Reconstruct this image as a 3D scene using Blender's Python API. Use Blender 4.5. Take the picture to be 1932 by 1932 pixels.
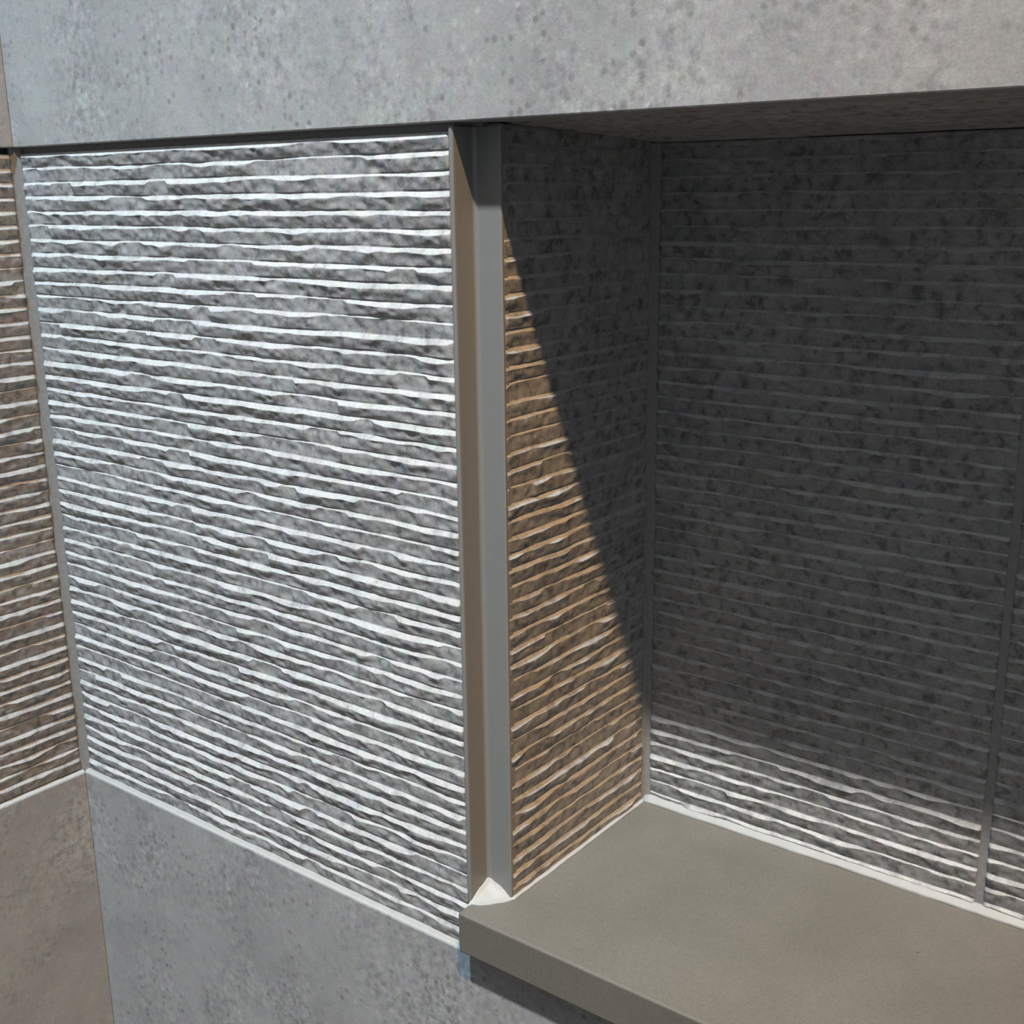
import bpy, bmesh, math
import numpy as np
from mathutils import Matrix, Vector

for o in list(bpy.data.objects):
    bpy.data.objects.remove(o)
SC = bpy.context.scene
COL = SC.collection

# ------------------------------------------------------------------ camera
CAM_POS = (0.25465, -0.30148, 0.2783)
PITCH, YAW, ROLL, FPX = -0.26129, 0.65752, -0.01339, 2252.9
F = Vector((-math.sin(YAW) * math.cos(PITCH), math.cos(YAW) * math.cos(PITCH), math.sin(PITCH)))
R = Vector((math.cos(YAW), math.sin(YAW), 0.0))
U = R.cross(F)
R2 = R * math.cos(ROLL) + U * math.sin(ROLL)
U2 = -R * math.sin(ROLL) + U * math.cos(ROLL)
cam_data = bpy.data.cameras.new('camera')
cam_data.sensor_width = 36.0
cam_data.sensor_fit = 'HORIZONTAL'
cam_data.lens = FPX / 1932 * 36.0
cam_data.clip_start = 0.01
cam = bpy.data.objects.new('camera', cam_data)
COL.objects.link(cam)
m3 = Matrix((R2, U2, -F)).transposed()
cam.matrix_world = Matrix.Translation(CAM_POS) @ m3.to_4x4()
SC.camera = cam

# ------------------------------------------------------------------ world
world = bpy.data.worlds.new('room_ambience')
SC.world = world
world.use_nodes = True
bg = world.node_tree.nodes['Background']
bg.inputs['Color'].default_value = (0.90, 0.97, 1.03, 1)
bg.inputs['Strength'].default_value = 0.30

# two ceiling downlights in a row parallel to the niche wall
LAMP_H = 2.00                      # above the niche head
LAMP_Y = -(LAMP_H / 2.28) - 0.001
def downlight(name, x, target, watts, colour, cone, blend):
    d = bpy.data.lights.new(name, 'SPOT')
    d.energy = watts
    d.color = colour
    d.shadow_soft_size = 0.042
    d.spot_size = math.radians(cone)
    d.spot_blend = blend
    o = bpy.data.objects.new(name, d)
    COL.objects.link(o)
    p = Vector((x, LAMP_Y, 0.30 + LAMP_H))
    o.location = p
    o.rotation_euler = (Vector(target) - p).to_track_quat('-Z', 'Y').to_euler()
    return o
downlight('cool_downlight', 0.06, (-0.30, 0.0, 0.25), 395, (0.46, 0.77, 1.0), 38, 1.0)
downlight('warm_downlight', 0.90, (0.48, 0.0, 0.25), 345, (1.0, 0.61, 0.28), 56, 1.0)

SC.view_settings.view_transform = 'Standard'
SC.view_settings.look = 'None'
SC.view_settings.exposure = 0.0
SC.view_settings.gamma = 1.0
SC.view_settings.use_curve_mapping = False

# ------------------------------------------------------------------ materials
def new_mat(name):
    m = bpy.data.materials.new(name)
    m.use_nodes = True
    nt = m.node_tree
    return m, nt, nt.nodes, nt.links, nt.nodes['Principled BSDF']

def node(nodes, kind, **kw):
    n = nodes.new(kind)
    for k, v in kw.items():
        setattr(n, k, v)
    return n

def ramp(nodes, stops):
    n = nodes.new('ShaderNodeValToRGB')
    e = n.color_ramp.elements
    while len(e) < len(stops):
        e.new(0.5)
    for el, (p, c) in zip(e, stops):
        el.position = p
        el.color = (*c, 1) if len(c) == 3 else c
    return n

def coords(nodes, links, scale=(1, 1, 1)):
    tc = nodes.new('ShaderNodeTexCoord')
    mp = nodes.new('ShaderNodeMapping')
    mp.inputs['Scale'].default_value = scale
    links.new(tc.outputs['Object'], mp.inputs['Vector'])
    return mp.outputs['Vector']

def noise(nodes, links, vec, scale, detail=4, rough=0.55, dist=0.0):
    n = nodes.new('ShaderNodeTexNoise')
    n.inputs['Scale'].default_value = scale
    n.inputs['Detail'].default_value = detail
    n.inputs['Roughness'].default_value = rough
    n.inputs['Distortion'].default_value = dist
    links.new(vec, n.inputs['Vector'])
    return n.outputs['Fac']

def mix(nodes, links, a, b, fac, mode='MIX'):
    n = nodes.new('ShaderNodeMix')
    n.data_type = 'RGBA'
    n.blend_type = mode
    for s, v in ((n.inputs['Factor'], fac), (n.inputs['A'], a), (n.inputs['B'], b)):
        if isinstance(v, (int, float)):
            s.default_value = v
        elif isinstance(v, tuple):
            s.default_value = (*v, 1)
        else:
            links.new(v, s)
    return n.outputs['Result']

def bump(nodes, links, h, strength, dist, b):
    n = nodes.new('ShaderNodeBump')
    n.inputs['Strength'].default_value = strength
    n.inputs['Distance'].default_value = dist
    links.new(h, n.inputs['Height'])
    links.new(n.outputs['Normal'], b.inputs['Normal'])

def tint(N, L, v, colour, scale=160, amt=0.022):
    """faint drift of hue in the stone"""
    n = N.new('ShaderNodeTexNoise')
    n.inputs['Scale'].default_value = scale
    n.inputs['Detail'].default_value = 2
    L.new(v, n.inputs['Vector'])
    mul = mix(N, L, (0.5, 0.5, 0.5), n.outputs['Color'], amt * 4)
    return mix(N, L, colour, mix(N, L, mul, (2.0, 2.0, 2.0), 1.0, 'MULTIPLY'), 1.0, 'MULTIPLY')

def mat_smooth_tile(name, tone):
    m, nt, N, L, b = new_mat(name)
    v = coords(N, L)
    clouds = ramp(N, [(0.30, (0.28 * tone, 0.28 * tone, 0.282 * tone)), (0.70, (0.385 * tone, 0.385 * tone, 0.385 * tone))])
    L.new(noise(N, L, v, 15, 6, 0.62, 0.5), clouds.inputs['Fac'])
    # soft pale and dark grains, gathered in patches
    grain = ramp(N, [(0.36, (0.66, 0.66, 0.66)), (0.46, (0.95, 0.95, 0.95)), (0.55, (1.03, 1.03, 1.03)), (0.66, (1.28, 1.28, 1.27))])
    L.new(noise(N, L, v, 330, 3, 0.55), grain.inputs['Fac'])
    patch = ramp(N, [(0.45, (0.15, 0.15, 0.15)), (0.64, (0.9, 0.9, 0.9))])
    L.new(noise(N, L, v, 19, 3, 0.6), patch.inputs['Fac'])
    c1 = mix(N, L, clouds.outputs['Color'], grain.outputs['Color'], patch.outputs['Color'], 'MULTIPLY')
    # round flecks of the stone print, some dark, some pale, gathered in patches
    vo = N.new('ShaderNodeTexVoronoi')
    vo.inputs['Scale'].default_value = 330
    L.new(v, vo.inputs['Vector'])
    sep = N.new('ShaderNodeSeparateColor')
    L.new(vo.outputs['Color'], sep.inputs['Color'])
    kind = ramp(N, [(0.10, (0.60, 0.60, 0.59)), (0.32, (1, 1, 1)), (0.70, (1, 1, 1)), (0.95, (1.22, 1.22, 1.21))])
    L.new(sep.outputs['Red'], kind.inputs['Fac'])
    disc = ramp(N, [(0.22, (1, 1, 1)), (0.52, (0, 0, 0))])
    L.new(vo.outputs['Distance'], disc.inputs['Fac'])
    where = ramp(N, [(0.42, (0.10, 0.10, 0.10)), (0.60, (1, 1, 1))])
    L.new(noise(N, L, v, 26, 3, 0.6), where.inputs['Fac'])
    fmask = mix(N, L, disc.outputs['Color'], where.outputs['Color'], 1.0, 'MULTIPLY')
    c2 = mix(N, L, c1, kind.outputs['Color'], fmask, 'MULTIPLY')
    fine = ramp(N, [(0.3, (0.84, 0.84, 0.85)), (0.7, (1.10, 1.10, 1.09))])
    L.new(noise(N, L, v, 1100, 3, 0.75), fine.inputs['Fac'])
    c3 = mix(N, L, c2, fine.outputs['Color'], 1.0, 'MULTIPLY')
    L.new(tint(N, L, v, c3), b.inputs['Base Color'])
    b.inputs['Roughness'].default_value = 0.55
    b.inputs['Specular IOR Level'].default_value = 0.3
    bump(N, L, noise(N, L, v, 700, 3, 0.6), 0.12, 0.0004, b)
    return m

def mat_ribbed_tile(name, body, ridge=0.49):
    m, nt, N, L, b = new_mat(name)
    v = coords(N, L)
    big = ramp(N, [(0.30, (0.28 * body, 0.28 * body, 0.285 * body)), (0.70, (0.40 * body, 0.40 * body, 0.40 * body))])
    L.new(noise(N, L, v, 17, 4, 0.6, 0.3), big.inputs['Fac'])
    # printed mottling: dark blots a few millimetres wide
    mott = ramp(N, [(0.34, (0.44, 0.44, 0.45)), (0.46, (0.88, 0.88, 0.88)), (0.60, (1.06, 1.06, 1.06)), (0.72, (1.18, 1.18, 1.17))])
    L.new(noise(N, L, v, 250, 3, 0.55, 0.3), mott.inputs['Fac'])
    c1 = mix(N, L, big.outputs['Color'], mott.outputs['Color'], 0.85, 'MULTIPLY')
    fine = ramp(N, [(0.3, (0.86, 0.86, 0.86)), (0.7, (1.08, 1.08, 1.08))])
    L.new(noise(N, L, v, 1000, 2, 0.6), fine.inputs['Fac'])
    c2 = mix(N, L, c1, fine.outputs['Color'], 1.0, 'MULTIPLY')
    # the chamfered ridge of every rib is paler and less mottled
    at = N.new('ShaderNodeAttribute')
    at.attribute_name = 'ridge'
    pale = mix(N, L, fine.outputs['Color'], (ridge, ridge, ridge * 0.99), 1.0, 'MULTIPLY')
    breakup = ramp(N, [(0.36, (0.35, 0.35, 0.35)), (0.56, (1, 1, 1))])
    L.new(noise(N, L, v, 120, 3, 0.6), breakup.inputs['Fac'])
    msk = mix(N, L, at.outputs['Color'], breakup.outputs['Color'], 1.0, 'MULTIPLY')
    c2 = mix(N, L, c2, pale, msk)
    L.new(tint(N, L, v, c2), b.inputs['Base Color'])
    b.inputs['Roughness'].default_value = 0.6
    b.inputs['Specular IOR Level'].default_value = 0.3
    bump(N, L, noise(N, L, v, 700, 3, 0.6), 0.25, 0.0004, b)
    return m

def mat_quartz():
    m, nt, N, L, b = new_mat('quartz_slab')
    v = coords(N, L)
    base = ramp(N, [(0.35, (0.126, 0.118, 0.101)), (0.65, (0.144, 0.134, 0.116))])
    L.new(noise(N, L, v, 25, 3, 0.5), base.inputs['Fac'])
    fine = ramp(N, [(0.3, (0.86, 0.86, 0.86)), (0.7, (1.12, 1.12, 1.12))])
    L.new(noise(N, L, v, 1500, 2, 0.7), fine.inputs['Fac'])
    c1 = mix(N, L, base.outputs['Color'], fine.outputs['Color'], 1.0, 'MULTIPLY')
    vo = N.new('ShaderNodeTexVoronoi')
    vo.inputs['Scale'].default_value = 42
    L.new(v, vo.inputs['Vector'])
    sp = ramp(N, [(0.020, (0.55, 0.53, 0.5)), (0.040, (1, 1, 1))])
    L.new(vo.outputs['Distance'], sp.inputs['Fac'])
    c2 = mix(N, L, c1, sp.outputs['Color'], 1.0, 'MULTIPLY')
    L.new(c2, b.inputs['Base Color'])
    b.inputs['Roughness'].default_value = 0.5
    b.inputs['Specular IOR Level'].default_value = 0.3
    return m

def mat_plain(name, colour, rough, var=0.08, scale=300, metallic=0.0, spec=0.3):
    m, nt, N, L, b = new_mat(name)
    v = coords(N, L)
    lo = tuple(c * (1 - var) for c in colour)
    hi = tuple(min(1, c * (1 + var)) for c in colour)
    r = ramp(N, [(0.3, lo), (0.7, hi)])
    L.new(noise(N, L, v, scale, 4, 0.6), r.inputs['Fac'])
    L.new(r.outputs['Color'], b.inputs['Base Color'])
    b.inputs['Roughness'].default_value = rough
    b.inputs['Metallic'].default_value = metallic
    b.inputs['Specular IOR Level'].default_value = spec
    return m

M_SMOOTH = mat_smooth_tile('smooth_stone_tile', 1.02)
M_SMOOTH_DARK = mat_smooth_tile('shaded_smooth_stone_tile', 0.87)  # same stone; lamp falloff low on the walls put into its tone
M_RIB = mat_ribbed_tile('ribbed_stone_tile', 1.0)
M_RIB_DARK = mat_ribbed_tile('shaded_ribbed_stone_tile', 0.66)  # niche shade put into the colour of the same ribbed tile
M_RIB_DULL = mat_ribbed_tile('dimmed_ribbed_stone_tile', 0.74, 0.41)  # same ribbed tile, weaker light on the side-facing walls painted into it
M_QUARTZ = mat_quartz()
M_TRIM = mat_plain('satin_grey_trim', (0.185, 0.19, 0.187), 0.42, 0.03, 500, 0.0, 0.5)
M_GROUT = mat_plain('grey_grout', (0.20, 0.20, 0.20), 0.85, 0.12, 500)
M_SEAL = mat_plain('white_sealant', (0.33, 0.33, 0.32), 0.55, 0.06, 200)
M_BACK = mat_plain('wall_backing', (0.33, 0.33, 0.32), 0.9, 0.1, 80)

# ------------------------------------------------------------------ mesh helpers
def obj(name, verts, faces, mat, parent=None, smooth=False):
    me = bpy.data.meshes.new(name)
    me.from_pydata([tuple(map(float, v)) for v in verts], [], [tuple(f) for f in faces])
    me.update()
    bm = bmesh.new()
    bm.from_mesh(me)
    bmesh.ops.recalc_face_normals(bm, faces=bm.faces)
    bm.to_mesh(me)
    bm.free()
    if smooth:
        me.polygons.foreach_set('use_smooth', [True] * len(me.polygons))
    me.materials.append(mat)
    o = bpy.data.objects.new(name, me)
    COL.objects.link(o)
    if parent:
        o.parent = parent
    return o

BOXF = [(0, 1, 2, 3), (7, 6, 5, 4), (0, 4, 5, 1), (1, 5, 6, 2), (2, 6, 7, 3), (3, 7, 4, 0)]
def box_vf(x0, x1, y0, y1, z0, z1):
    v = [(x0, y0, z0), (x1, y0, z0), (x1, y1, z0), (x0, y1, z0),
         (x0, y0, z1), (x1, y0, z1), (x1, y1, z1), (x0, y1, z1)]
    return v, [tuple(reversed(f)) for f in BOXF]

def boxes(name, lst, mat, parent=None):
    V, Fc = [], []
    for b in lst:
        v, f = box_vf(*b)
        k = len(V)
        V += v
        Fc += [tuple(i + k for i in q) for q in f]
    return obj(name, V, Fc, mat, parent)

def bevel_box(name, b, mat, parent, r, seg=2):
    me = bpy.data.meshes.new(name)
    bm = bmesh.new()
    v, f = box_vf(*b)
    vs = [bm.verts.new(p) for p in v]
    for q in f:
        bm.faces.new([vs[i] for i in q])
    bmesh.ops.recalc_face_normals(bm, faces=bm.faces)
    bmesh.ops.bevel(bm, geom=bm.edges[:], offset=r, segments=seg, profile=0.5, affect='EDGES')
    bm.to_mesh(me)
    bm.free()
    me.materials.append(mat)
    o = bpy.data.objects.new(name, me)
    COL.objects.link(o)
    if parent:
        o.parent = parent
    return o

def prism(name, poly, axis, a0, a1, mat, parent, smooth=False, n=1, jit=0.0, seed=0):
    """closed 2-D outline swept along an axis; jit makes a hand-tooled bead"""
    rng = np.random.default_rng(seed)
    V, Fc = [], []
    k = len(poly)
    cx = sum(p[0] for p in poly) / k
    cy = sum(p[1] for p in poly) / k
    js = np.convolve(rng.normal(0, 1, n + 9), np.ones(5) / 5, 'same')[4:4 + n + 1]
    for i in range(n + 1):
        a = a0 + (a1 - a0) * i / n
        s = 1 + jit * js[i]
        for (p, q) in poly:
            pp, qq = cx + (p - cx) * s, cy + (q - cy) * s
            V.append({'x': (a, pp, qq), 'y': (pp, a, qq), 'z': (pp, qq, a)}[axis])
    for i in range(n):
        for j in range(k):
            j2 = (j + 1) % k
            Fc.append((i * k + j, i * k + j2, (i + 1) * k + j2, (i + 1) * k + j))
    Fc.append(tuple(range(k)))
    Fc.append(tuple(n * k + j for j in reversed(range(k))))
    return obj(name, V, Fc, mat, parent, smooth)

def struct(name, label, o=None):
    if o is None:
        o = bpy.data.objects.new(name, None)
        COL.objects.link(o)
    o['kind'] = 'structure'
    o['label'] = label
    return o

# value noise on a lattice
_rng = np.random.default_rng(11)
_LAT = _rng.random((256, 256))
def vnoise(a, b):
    a = np.asarray(a, float)
    b = np.asarray(b, float)
    i, j = np.floor(a).astype(int), np.floor(b).astype(int)
    fa, fb = a - i, b - j
    fa = fa * fa * (3 - 2 * fa)
    fb = fb * fb * (3 - 2 * fb)
    g = lambda p, q: _LAT[p % 256, q % 256]
    return ((g(i, j) * (1 - fa) + g(i + 1, j) * fa) * (1 - fb)
            + (g(i, j + 1) * (1 - fa) + g(i + 1, j + 1) * fa) * fb)

PITCHZ = 0.0060
CH = [0.0, 0.2, 0.4, 0.6, 0.8, 0.93]                      # rows across the bright upper chamfer of a rib
FA = [0.0, 0.05, 0.13, 0.24, 0.37, 0.50, 0.63, 0.76, 0.87, 0.95]   # rows down its face
def ribbed_tile(name, origin, uax, vax, nax, us, height, parent, seed, amp=1.0, pitch=PITCHZ, thick=0.007, cw=0.26, fall_min=0.0, mat=None):
    """chisel-ribbed tile: straight grooves, under each a slanting chamfer of uneven width, then a rough face"""
    us = np.asarray(us, float)
    nr = int(round(height / pitch))
    p = height / nr
    so = seed * 37.7
    nu = len(us)
    lines = np.zeros((nr + 1, nu))
    for i in range(nr + 1):
        w = 0.0
        if 0 < i < nr:
            w = ((vnoise(us / 0.060 + so, i * 3.17 + so) - .5) * 0.0008
                 + (vnoise(us / 0.012 + so, i * 5.31 + 9 + so) - .5) * 0.0004)
        lines[i] = height - i * p + w
    rows_v, rows_h, rows_c = [], [], []
    for i in range(nr):
        top, bot = lines[i], lines[i + 1]
        # width of the chamfer as a share of the rib
        c = cw + 0.23 * (vnoise(us / 0.016 + so, i * 7.7 + 31 + so) - .5) \
            + 0.12 * (vnoise(us / 0.006 + so, i * 9.1 + 57 + so) - .5) \
            + 0.10 * (float(vnoise(so + 3.3, i * 1.93)) - .5)
        chip = vnoise(us / 0.022 + so * 1.3, i * 4.9 + 101) * (i > 0)
        c = c * (1 - 0.62 * np.clip((chip - 0.70) / 0.06, 0, 1))
        c = np.clip(c, 0.07, 0.36)
        A = c * p * 0.66                                   # lip depth, chamfer about 45 degrees
        sag = vnoise(us / 0.014 + so, i * 6.1 + 77)        # how far the face falls back
        und = 0.02 + (0.50 - fall_min) * vnoise(us / 0.010 + so, i * 8.7 + 11) ** 1.6
        for f in CH:
            rows_v.append(top + (bot - top) * c * f)
            rows_h.append(A * f ** 0.95)
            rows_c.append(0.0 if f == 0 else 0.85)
        for f in FA:
            t = c + (1 - c) * f
            fall = (1 - und) * f ** (0.8 + 1.4 * sag)
            h = A * (1 - fall)
            mid = math.sin(math.pi * f) ** 0.7
            g = vnoise(us / 0.0042 + so, i * 3.3 + f * 1.1 + 200)
            g2 = vnoise(us / 0.0030 + so, i * 5.7 + f * 2.0 + 90)
            h = h - 0.00090 * np.clip(g - 0.54, 0, 1) * mid + 0.00062 * (g2 - .5) * mid
            h = np.maximum(h, 0.00002)
            rows_v.append(top + (bot - top) * t)
            rows_h.append(h)
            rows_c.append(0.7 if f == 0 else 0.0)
    rows_v.append(lines[nr])
    rows_h.append(np.zeros(nu))
    rows_c.append(0.0)
    V2 = np.array(rows_v)
    Hh = np.array(rows_h) * amp
    nv = len(V2)
    # chamfered tile rim
    rim = np.minimum(us - us[0], us[-1] - us)[None, :]
    Hh = Hh * np.clip(0.45 + rim / 0.0012, 0, 1)
    o, ua, va, na = (np.array(q, float) for q in (origin, uax, vax, nax))
    P = (o[None, None, :] + us[None, :, None] * ua + V2[:, :, None] * va + Hh[:, :, None] * na).reshape(-1, 3)
    ii, jj = np.meshgrid(np.arange(nv - 1), np.arange(nu - 1), indexing='ij')
    a = (ii * nu + jj).ravel()
    quads = np.stack([a, a + nu, a + nu + 1, a + 1], 1)
    # rim walls and back
    loop = ([j for j in range(nu)] + [i * nu + nu - 1 for i in range(1, nv)]
            + [(nv - 1) * nu + j for j in range(nu - 2, -1, -1)] + [i * nu for i in range(nv - 2, 0, -1)])
    base = len(P)
    bp = P[loop]
    d = ((bp - o) @ na)[:, None] + thick
    P = np.vstack([P, bp - d * na])
    n = len(loop)
    k = np.arange(n)
    lp = np.array(loop)
    sk = np.stack([lp, lp[(k + 1) % n], base + (k + 1) % n, base + k], 1)
    q = np.vstack([quads, sk]).astype(np.int32)
    if np.dot(np.cross(ua, va), na) < 0:
        q = q[:, ::-1]
    me = bpy.data.meshes.new(name)
    me.vertices.add(len(P))
    me.vertices.foreach_set('co', P.ravel())
    me.loops.add(q.size)
    me.loops.foreach_set('vertex_index', q.ravel())
    me.polygons.add(len(q))
    me.polygons.foreach_set('loop_start', np.arange(0, q.size, 4, dtype=np.int32))
    me.polygons.foreach_set('loop_total', np.full(len(q), 4, dtype=np.int32))
    sm = np.ones(len(q), dtype=bool)
    sm[len(quads):] = False
    me.polygons.foreach_set('use_smooth', sm)
    me.update(calc_edges=True)
    me.validate()
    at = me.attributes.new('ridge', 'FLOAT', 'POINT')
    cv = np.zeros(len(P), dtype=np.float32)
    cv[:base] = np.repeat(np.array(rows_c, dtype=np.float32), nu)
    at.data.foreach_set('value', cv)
    me.materials.append(mat or M_RIB)
    ob = bpy.data.objects.new(name, me)
    COL.objects.link(ob)
    ob.parent = parent
    return ob

def span(a, b, step):
    return list(np.linspace(a, b, max(2, int(round((b - a) / step)) + 1)))

# ------------------------------------------------------------------ dimensions (metres)
XL = -0.2511          # left wall surface
H = 0.300             # height of the ribbed band
D1 = 0.01075          # trim return depth
W2 = 0.01075          # trim flange width = niche side plane
D = 0.1064            # niche depth
XR = 0.600            # niche right end
ZS = 0.02164          # shelf top
ZB = 0.0050           # shelf underside
OV = 0.0078           # shelf overhang
XJ = 0.153            # joint between back tiles
PR = 0.001            # smooth tiles stand this proud of the ribs
ZC = 0.2957           # niche soffit
G = 0.0016            # half width of joints
XE = 0.949            # end of built wall
ZTOP, ZBOT = 0.90, -1.00

# ------------------------------------------------------------------ unseen floor, added dark to cut ambience from below
M_FLOOR = mat_plain('dark_floor_tile', (0.10, 0.10, 0.10), 0.6, 0.15, 30)
struct('floor', 'unseen dark grey shower floor far below the niche, added to cut light from below', boxes('floor', [(XL - 0.16, 2.6, -2.6, 0.16, -1.05, -1.00)], M_FLOOR))

# ------------------------------------------------------------------ front wall
wall_front = struct('wall_front', 'grey stone tiled shower wall around the niche, smooth above and below a ribbed band',
    boxes('wall_front', [
        (XL - 0.03, -W2 - 0.002, 0.012, 0.16, -0.01, H + 0.008),
        (XR + W2 + 0.002, XE, 0.012, 0.16, -0.01, H + 0.008),
        (XL - 0.03, XE, 0.012, 0.16, H + 0.008, ZTOP),
        (XL - 0.03, XE, 0.012, 0.16, ZBOT, -0.01)], M_BACK))
for x0, x1 in ((XL, 0.349), (0.351, XE)):
    t = bevel_box('smooth_tile', (x0, x1, -PR, 0.012, H, ZTOP), M_SMOOTH, wall_front, 0.0005)
    t['label'] = 'smooth grey stone tile above the niche'
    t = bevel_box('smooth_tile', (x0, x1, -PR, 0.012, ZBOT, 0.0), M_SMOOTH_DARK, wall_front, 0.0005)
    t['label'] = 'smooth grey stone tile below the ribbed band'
LIP = 0.00182
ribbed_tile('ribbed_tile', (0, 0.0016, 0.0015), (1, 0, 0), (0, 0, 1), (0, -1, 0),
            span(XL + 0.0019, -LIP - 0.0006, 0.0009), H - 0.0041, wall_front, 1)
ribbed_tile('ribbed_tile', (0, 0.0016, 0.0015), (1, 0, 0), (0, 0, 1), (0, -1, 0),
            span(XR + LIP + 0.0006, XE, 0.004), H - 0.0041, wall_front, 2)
# mortar ledge on top of the lower tile
prism('grout_line', [(-PR + 0.0003, -0.0012), (-PR + 0.0003, 0.0001), (0.0002, 0.0005), (0.0012, 0.0015), (0.0045, 0.0020), (0.0045, -0.0012)],
      'x', XL, -LIP, M_SEAL, wall_front, n=60, jit=0.05, seed=3)
prism('grout_line', [(-PR + 0.0003, -0.0012), (-PR + 0.0003, 0.0001), (0.0002, 0.0005), (0.0012, 0.0015), (0.0045, 0.0020), (0.0045, -0.0012)],
      'x', XR + LIP, XE, M_SEAL, wall_front)
boxes('grout_line', [(XL, -LIP, 0.0032, 0.012, H - 0.004, H)], M_GROUT, wall_front)
# mortar under the shelf
boxes('grout_line', [(0.0, XR, 0.0006, 0.012, -0.001, ZB)], M_GROUT, wall_front)

# ------------------------------------------------------------------ left wall
wall_left = struct('wall_left', 'adjoining shower wall in the same grey tiles, meeting the niche wall in an inner corner',
    boxes('wall_left', [(XL - 0.16, XL - 0.012, -0.95, 0.012, ZBOT, ZTOP)], M_BACK))
bevel_box('smooth_tile', (XL - 0.012, XL + PR, -0.60, -PR, H, ZTOP), M_SMOOTH, wall_left, 0.0005)
bevel_box('smooth_tile', (XL - 0.012, XL + PR, -0.95, -0.602, H, ZTOP), M_SMOOTH, wall_left, 0.0005)
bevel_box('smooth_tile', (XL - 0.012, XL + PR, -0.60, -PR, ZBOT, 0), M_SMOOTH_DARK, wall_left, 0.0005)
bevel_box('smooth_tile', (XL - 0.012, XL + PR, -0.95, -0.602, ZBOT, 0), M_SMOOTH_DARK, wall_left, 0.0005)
us = span(-0.60, -0.15, 0.006)[:-1] + span(-0.15, -0.0019, 0.0010)
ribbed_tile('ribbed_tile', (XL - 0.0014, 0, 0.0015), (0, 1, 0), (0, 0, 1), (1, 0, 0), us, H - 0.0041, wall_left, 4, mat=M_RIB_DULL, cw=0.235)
prism('grout_line', [(XL + PR - 0.0003, -0.0012), (XL + PR - 0.0003, 0.0001), (XL - 0.0002, 0.0004), (XL - 0.0012, 0.0010), (XL - 0.0045, 0.0013), (XL - 0.0045, -0.0012)],
      'y', -0.60, -PR, M_SEAL, wall_left, n=40, jit=0.05, seed=5)
# grout fillet in the room corner
prism('grout_line', [(XL - 0.003, 0.004), (XL + 0.0020, 0.004), (XL + 0.0019, 0.0015), (XL + 0.0002, 0.0007), (XL - 0.0006, -0.0004), (XL - 0.0014, -0.0019), (XL - 0.003, -0.0019)],
      'z', 0.0, H, M_GROUT, wall_left, n=80, jit=0.06, seed=6)

# ------------------------------------------------------------------ niche interior
wall_back = struct('wall_back', 'back of the niche in ribbed grey stone tiles, mostly in shadow',
    boxes('wall_back', [(W2 - 0.03, XR - W2 + 0.03, D + 0.006, 0.16, -0.01, H + 0.008)], M_BACK))
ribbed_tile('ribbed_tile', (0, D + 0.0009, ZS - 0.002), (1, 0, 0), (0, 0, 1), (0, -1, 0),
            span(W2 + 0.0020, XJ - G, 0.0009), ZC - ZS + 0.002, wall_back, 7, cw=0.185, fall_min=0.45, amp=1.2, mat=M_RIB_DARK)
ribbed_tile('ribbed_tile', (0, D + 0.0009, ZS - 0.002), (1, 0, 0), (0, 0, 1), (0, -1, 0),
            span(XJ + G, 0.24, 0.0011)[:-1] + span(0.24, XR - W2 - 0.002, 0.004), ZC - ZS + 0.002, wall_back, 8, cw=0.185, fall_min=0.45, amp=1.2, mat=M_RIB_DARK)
boxes('grout_line', [(XJ - G - 0.0004, XJ + G + 0.0004, D + 0.0009, D + 0.006, ZS - 0.004, ZC)], M_GROUT, wall_back)

wall_side = struct('wall_niche_left', 'narrow left cheek of the niche in one ribbed tile with a slanting shadow across it',
    boxes('wall_niche_left', [(-W2 - 0.002, W2 - 0.008, 0.012, D + 0.006, -0.01, H + 0.008)], M_BACK))
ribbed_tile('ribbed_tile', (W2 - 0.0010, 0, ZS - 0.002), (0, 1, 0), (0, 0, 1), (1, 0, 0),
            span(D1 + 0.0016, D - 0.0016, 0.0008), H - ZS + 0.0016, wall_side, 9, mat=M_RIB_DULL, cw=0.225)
boxes('grout_line', [(W2 - 0.006, W2 - 0.0006, D1 + 0.0014, D1 + 0.004, ZS - 0.004, ZC)], M_GROUT, wall_side)
prism('grout_line', [(W2 - 0.004, D + 0.004), (W2 + 0.0026, D + 0.004), (W2 + 0.0024, D + 0.0006), (W2 + 0.0006, D - 0.0003), (W2 - 0.0006, D - 0.0022), (W2 - 0.004, D - 0.0026)],
      'z', ZS - 0.004, ZC, M_GROUT, wall_side, n=70, jit=0.05, seed=10)

wall_far = struct('wall_niche_right', 'right cheek of the niche in one ribbed tile, opposite the shadowed cheek',
    boxes('wall_niche_right', [(XR - W2 + 0.008, XR + W2 + 0.002, 0.012, D + 0.006, -0.01, H + 0.008)], M_BACK))
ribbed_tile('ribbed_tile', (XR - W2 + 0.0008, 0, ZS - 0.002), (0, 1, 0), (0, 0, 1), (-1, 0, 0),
            span(D1 + 0.0016, D - 0.0016, 0.004), H - ZS + 0.0016, wall_far, 12, mat=M_RIB_DARK)

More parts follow.
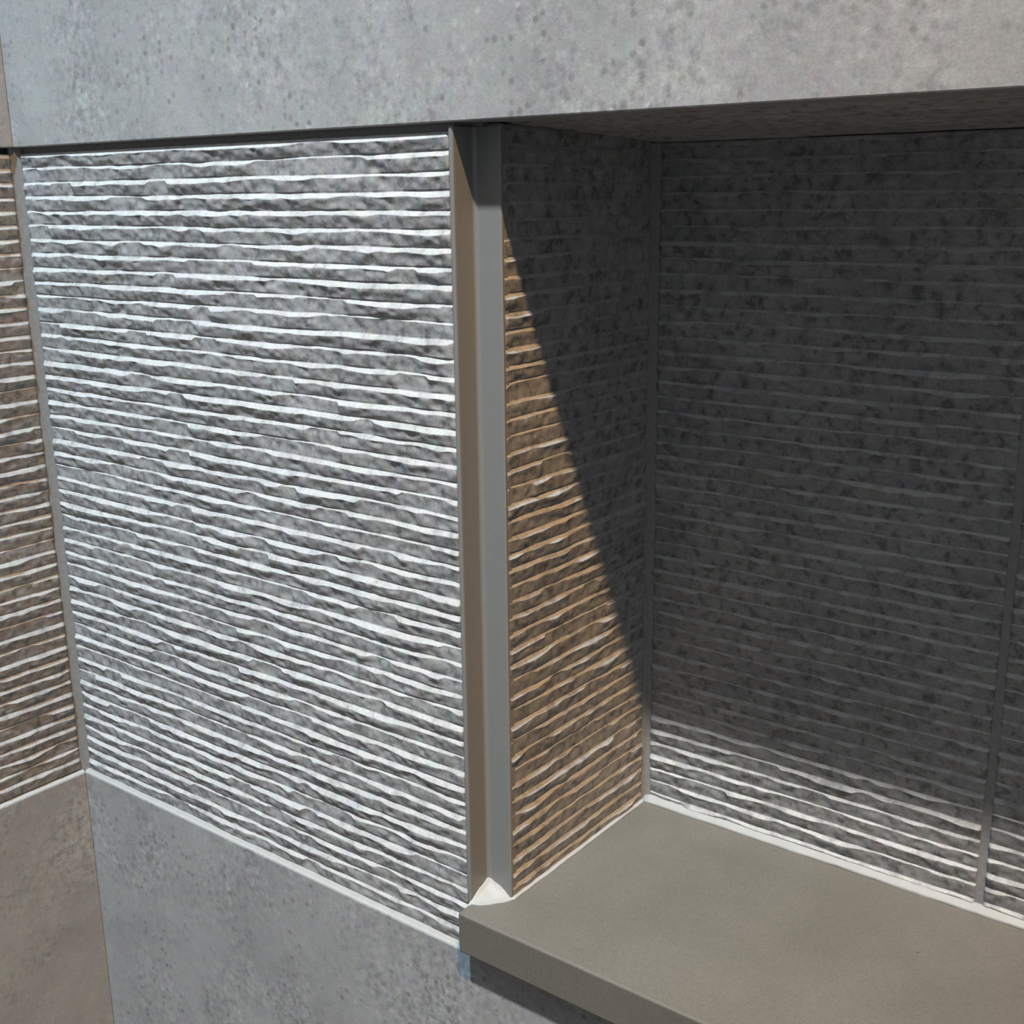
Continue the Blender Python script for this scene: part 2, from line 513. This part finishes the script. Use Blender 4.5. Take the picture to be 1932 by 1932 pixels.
soffit = struct('ceiling', 'shadowed soffit of the niche in a ribbed grey tile',
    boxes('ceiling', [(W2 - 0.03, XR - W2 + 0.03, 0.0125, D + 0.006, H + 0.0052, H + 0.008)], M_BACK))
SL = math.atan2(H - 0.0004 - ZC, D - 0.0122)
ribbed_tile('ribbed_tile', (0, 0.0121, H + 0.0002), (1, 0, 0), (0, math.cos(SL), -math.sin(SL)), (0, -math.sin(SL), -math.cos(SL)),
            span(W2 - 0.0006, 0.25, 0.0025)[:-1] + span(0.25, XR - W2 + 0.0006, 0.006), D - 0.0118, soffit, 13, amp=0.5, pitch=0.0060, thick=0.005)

# ------------------------------------------------------------------ edge trims
def edge_trim(name, x0, s, label):
    """stepped metal tile profile; s=+1 opens to +x"""
    e = struct(name, label)
    e.location = (0, 0, 0)
    zt = H - 0.0012
    def X(a):
        return x0 + s * a
    r = 0.0006
    prism('front_lip', [(X(-LIP), 0.006), (X(-LIP), 0.0004), (X(-LIP + 0.0004), 0.0), (X(-r), 0.0), (X(-0.00018), 0.00018), (X(0), r), (X(0), 0.006)],
          'z', ZS, zt, M_TRIM, e)
    prism('return_face', [(X(-0.0016), 0.0062), (X(-0.0016), 0.0012), (X(0.00003), 0.0012), (X(0.00003), D1 - 0.0016), (X(0.00002), D1 + 0.0012), (X(-0.0016), D1 + 0.0012)],
          'z', ZS - 0.002, zt, M_TRIM, e)
    # cove and flange
    prism('flange', [(X(0.00003 + 0.0016 * (1 - math.cos(k * math.pi / 12))), D1 - 0.0016 + 0.0016 * math.sin(k * math.pi / 12)) for k in range(7)] + [(X(W2 - 0.0005), D1), (X(W2), D1 + 0.0004), (X(W2), D1 + 0.0013), (X(0.00003), D1 + 0.0013)],
          'z', ZS - 0.002, zt, M_TRIM, e)
    return e
edge_trim('trim_1', 0.0, 1, 'satin grey stepped metal edge trim between the bright ribbed panel and the niche')
edge_trim('trim_2', XR, -1, 'satin grey stepped metal edge trim at the right end of the niche')

# ------------------------------------------------------------------ shelf
shelf = bpy.data.objects.new('niche_shelf', None)
COL.objects.link(shelf)
shelf.location = (0.3, 0.04, ZB)
shelf['label'] = 'plain beige-grey quartz shelf slab on the niche floor with a thick overhanging front edge'
shelf['category'] = 'shelf'
def to_shelf(o):
    o.parent = shelf
    o.matrix_parent_inverse = Matrix.Translation(shelf.location).inverted()
    return o
to_shelf(bevel_box('slab', (0.0, XR, -OV, D + 0.004, ZB, ZS), M_QUARTZ, None, 0.0009, 3))
s = to_shelf(prism('sealant_bead', [(D + 0.002, ZS - 0.0005), (D - 0.0030, ZS + 0.00005), (D - 0.0016, ZS + 0.0006), (D - 0.0004, ZS + 0.0022), (D + 0.002, ZS + 0.0030)],
      'x', W2, XR - W2, M_SEAL, None, True, n=150, jit=0.16, seed=20))
s['label'] = 'white sealant bead along the back of the shelf'
to_shelf(prism('sealant_bead', [(W2 - 0.003, ZS - 0.0004), (W2 + 0.0014, ZS + 0.00004), (W2 + 0.0008, ZS + 0.0002), (W2 + 0.0001, ZS + 0.0005), (W2 - 0.003, ZS + 0.0006)],
      'y', D1, D, M_SEAL, None, True, n=50, jit=0.12, seed=21))
# smeared sealant filling the pocket of the trim
n = 26
x0, x1, y0, y1 = -0.0004, W2 + 0.0016, -0.0022, D1 + 0.0002
V, Fc = [], []
for i in range(n + 1):
    for j in range(n + 1):
        x = x0 + (x1 - x0) * i / n
        y = y0 + (y1 - y0) * j / n
        h = 0.0034 * math.exp(-max(0, x) / 0.0026) * min(1, max(0, (y + 0.001) / 0.006)) \
            + 0.0034 * math.exp(-(D1 - y) / 0.0026) * min(1, max(0, (W2 + 0.001 - x) / 0.006))
        edge = min(i / n, (n - i) / n, j / n) * n / 5
        edge = max(0.0, min(1.0, edge)) if i > 2 else 1.0
        h += 0.00035 * edge - 0.0002 + 0.0003 * float(vnoise(x / 0.0021 + 5, y / 0.0021 + 9) - .5)
        diag = max(0, x) / W2 + (D1 - y) / (D1 + 0.002)
        h = h * max(0.0, min(1.0, (1.35 - diag) / 0.6)) - 0.00012 * diag
        V.append((x, y, ZS + h))
nb = len(V)
for i in range(n):
    for j in range(n):
        a = i * (n + 1) + j
        xm, ym = V[a][0], V[a][1]
        if xm / W2 + (D1 - ym) / (D1 + 0.002) < 1.5:
            Fc.append((a, a + 1, a + n + 2, a + n + 1))
s = to_shelf(obj('sealant_patch', V, Fc, M_SEAL, None, True))
s['label'] = 'smeared pale sealant where the shelf meets the metal trim'
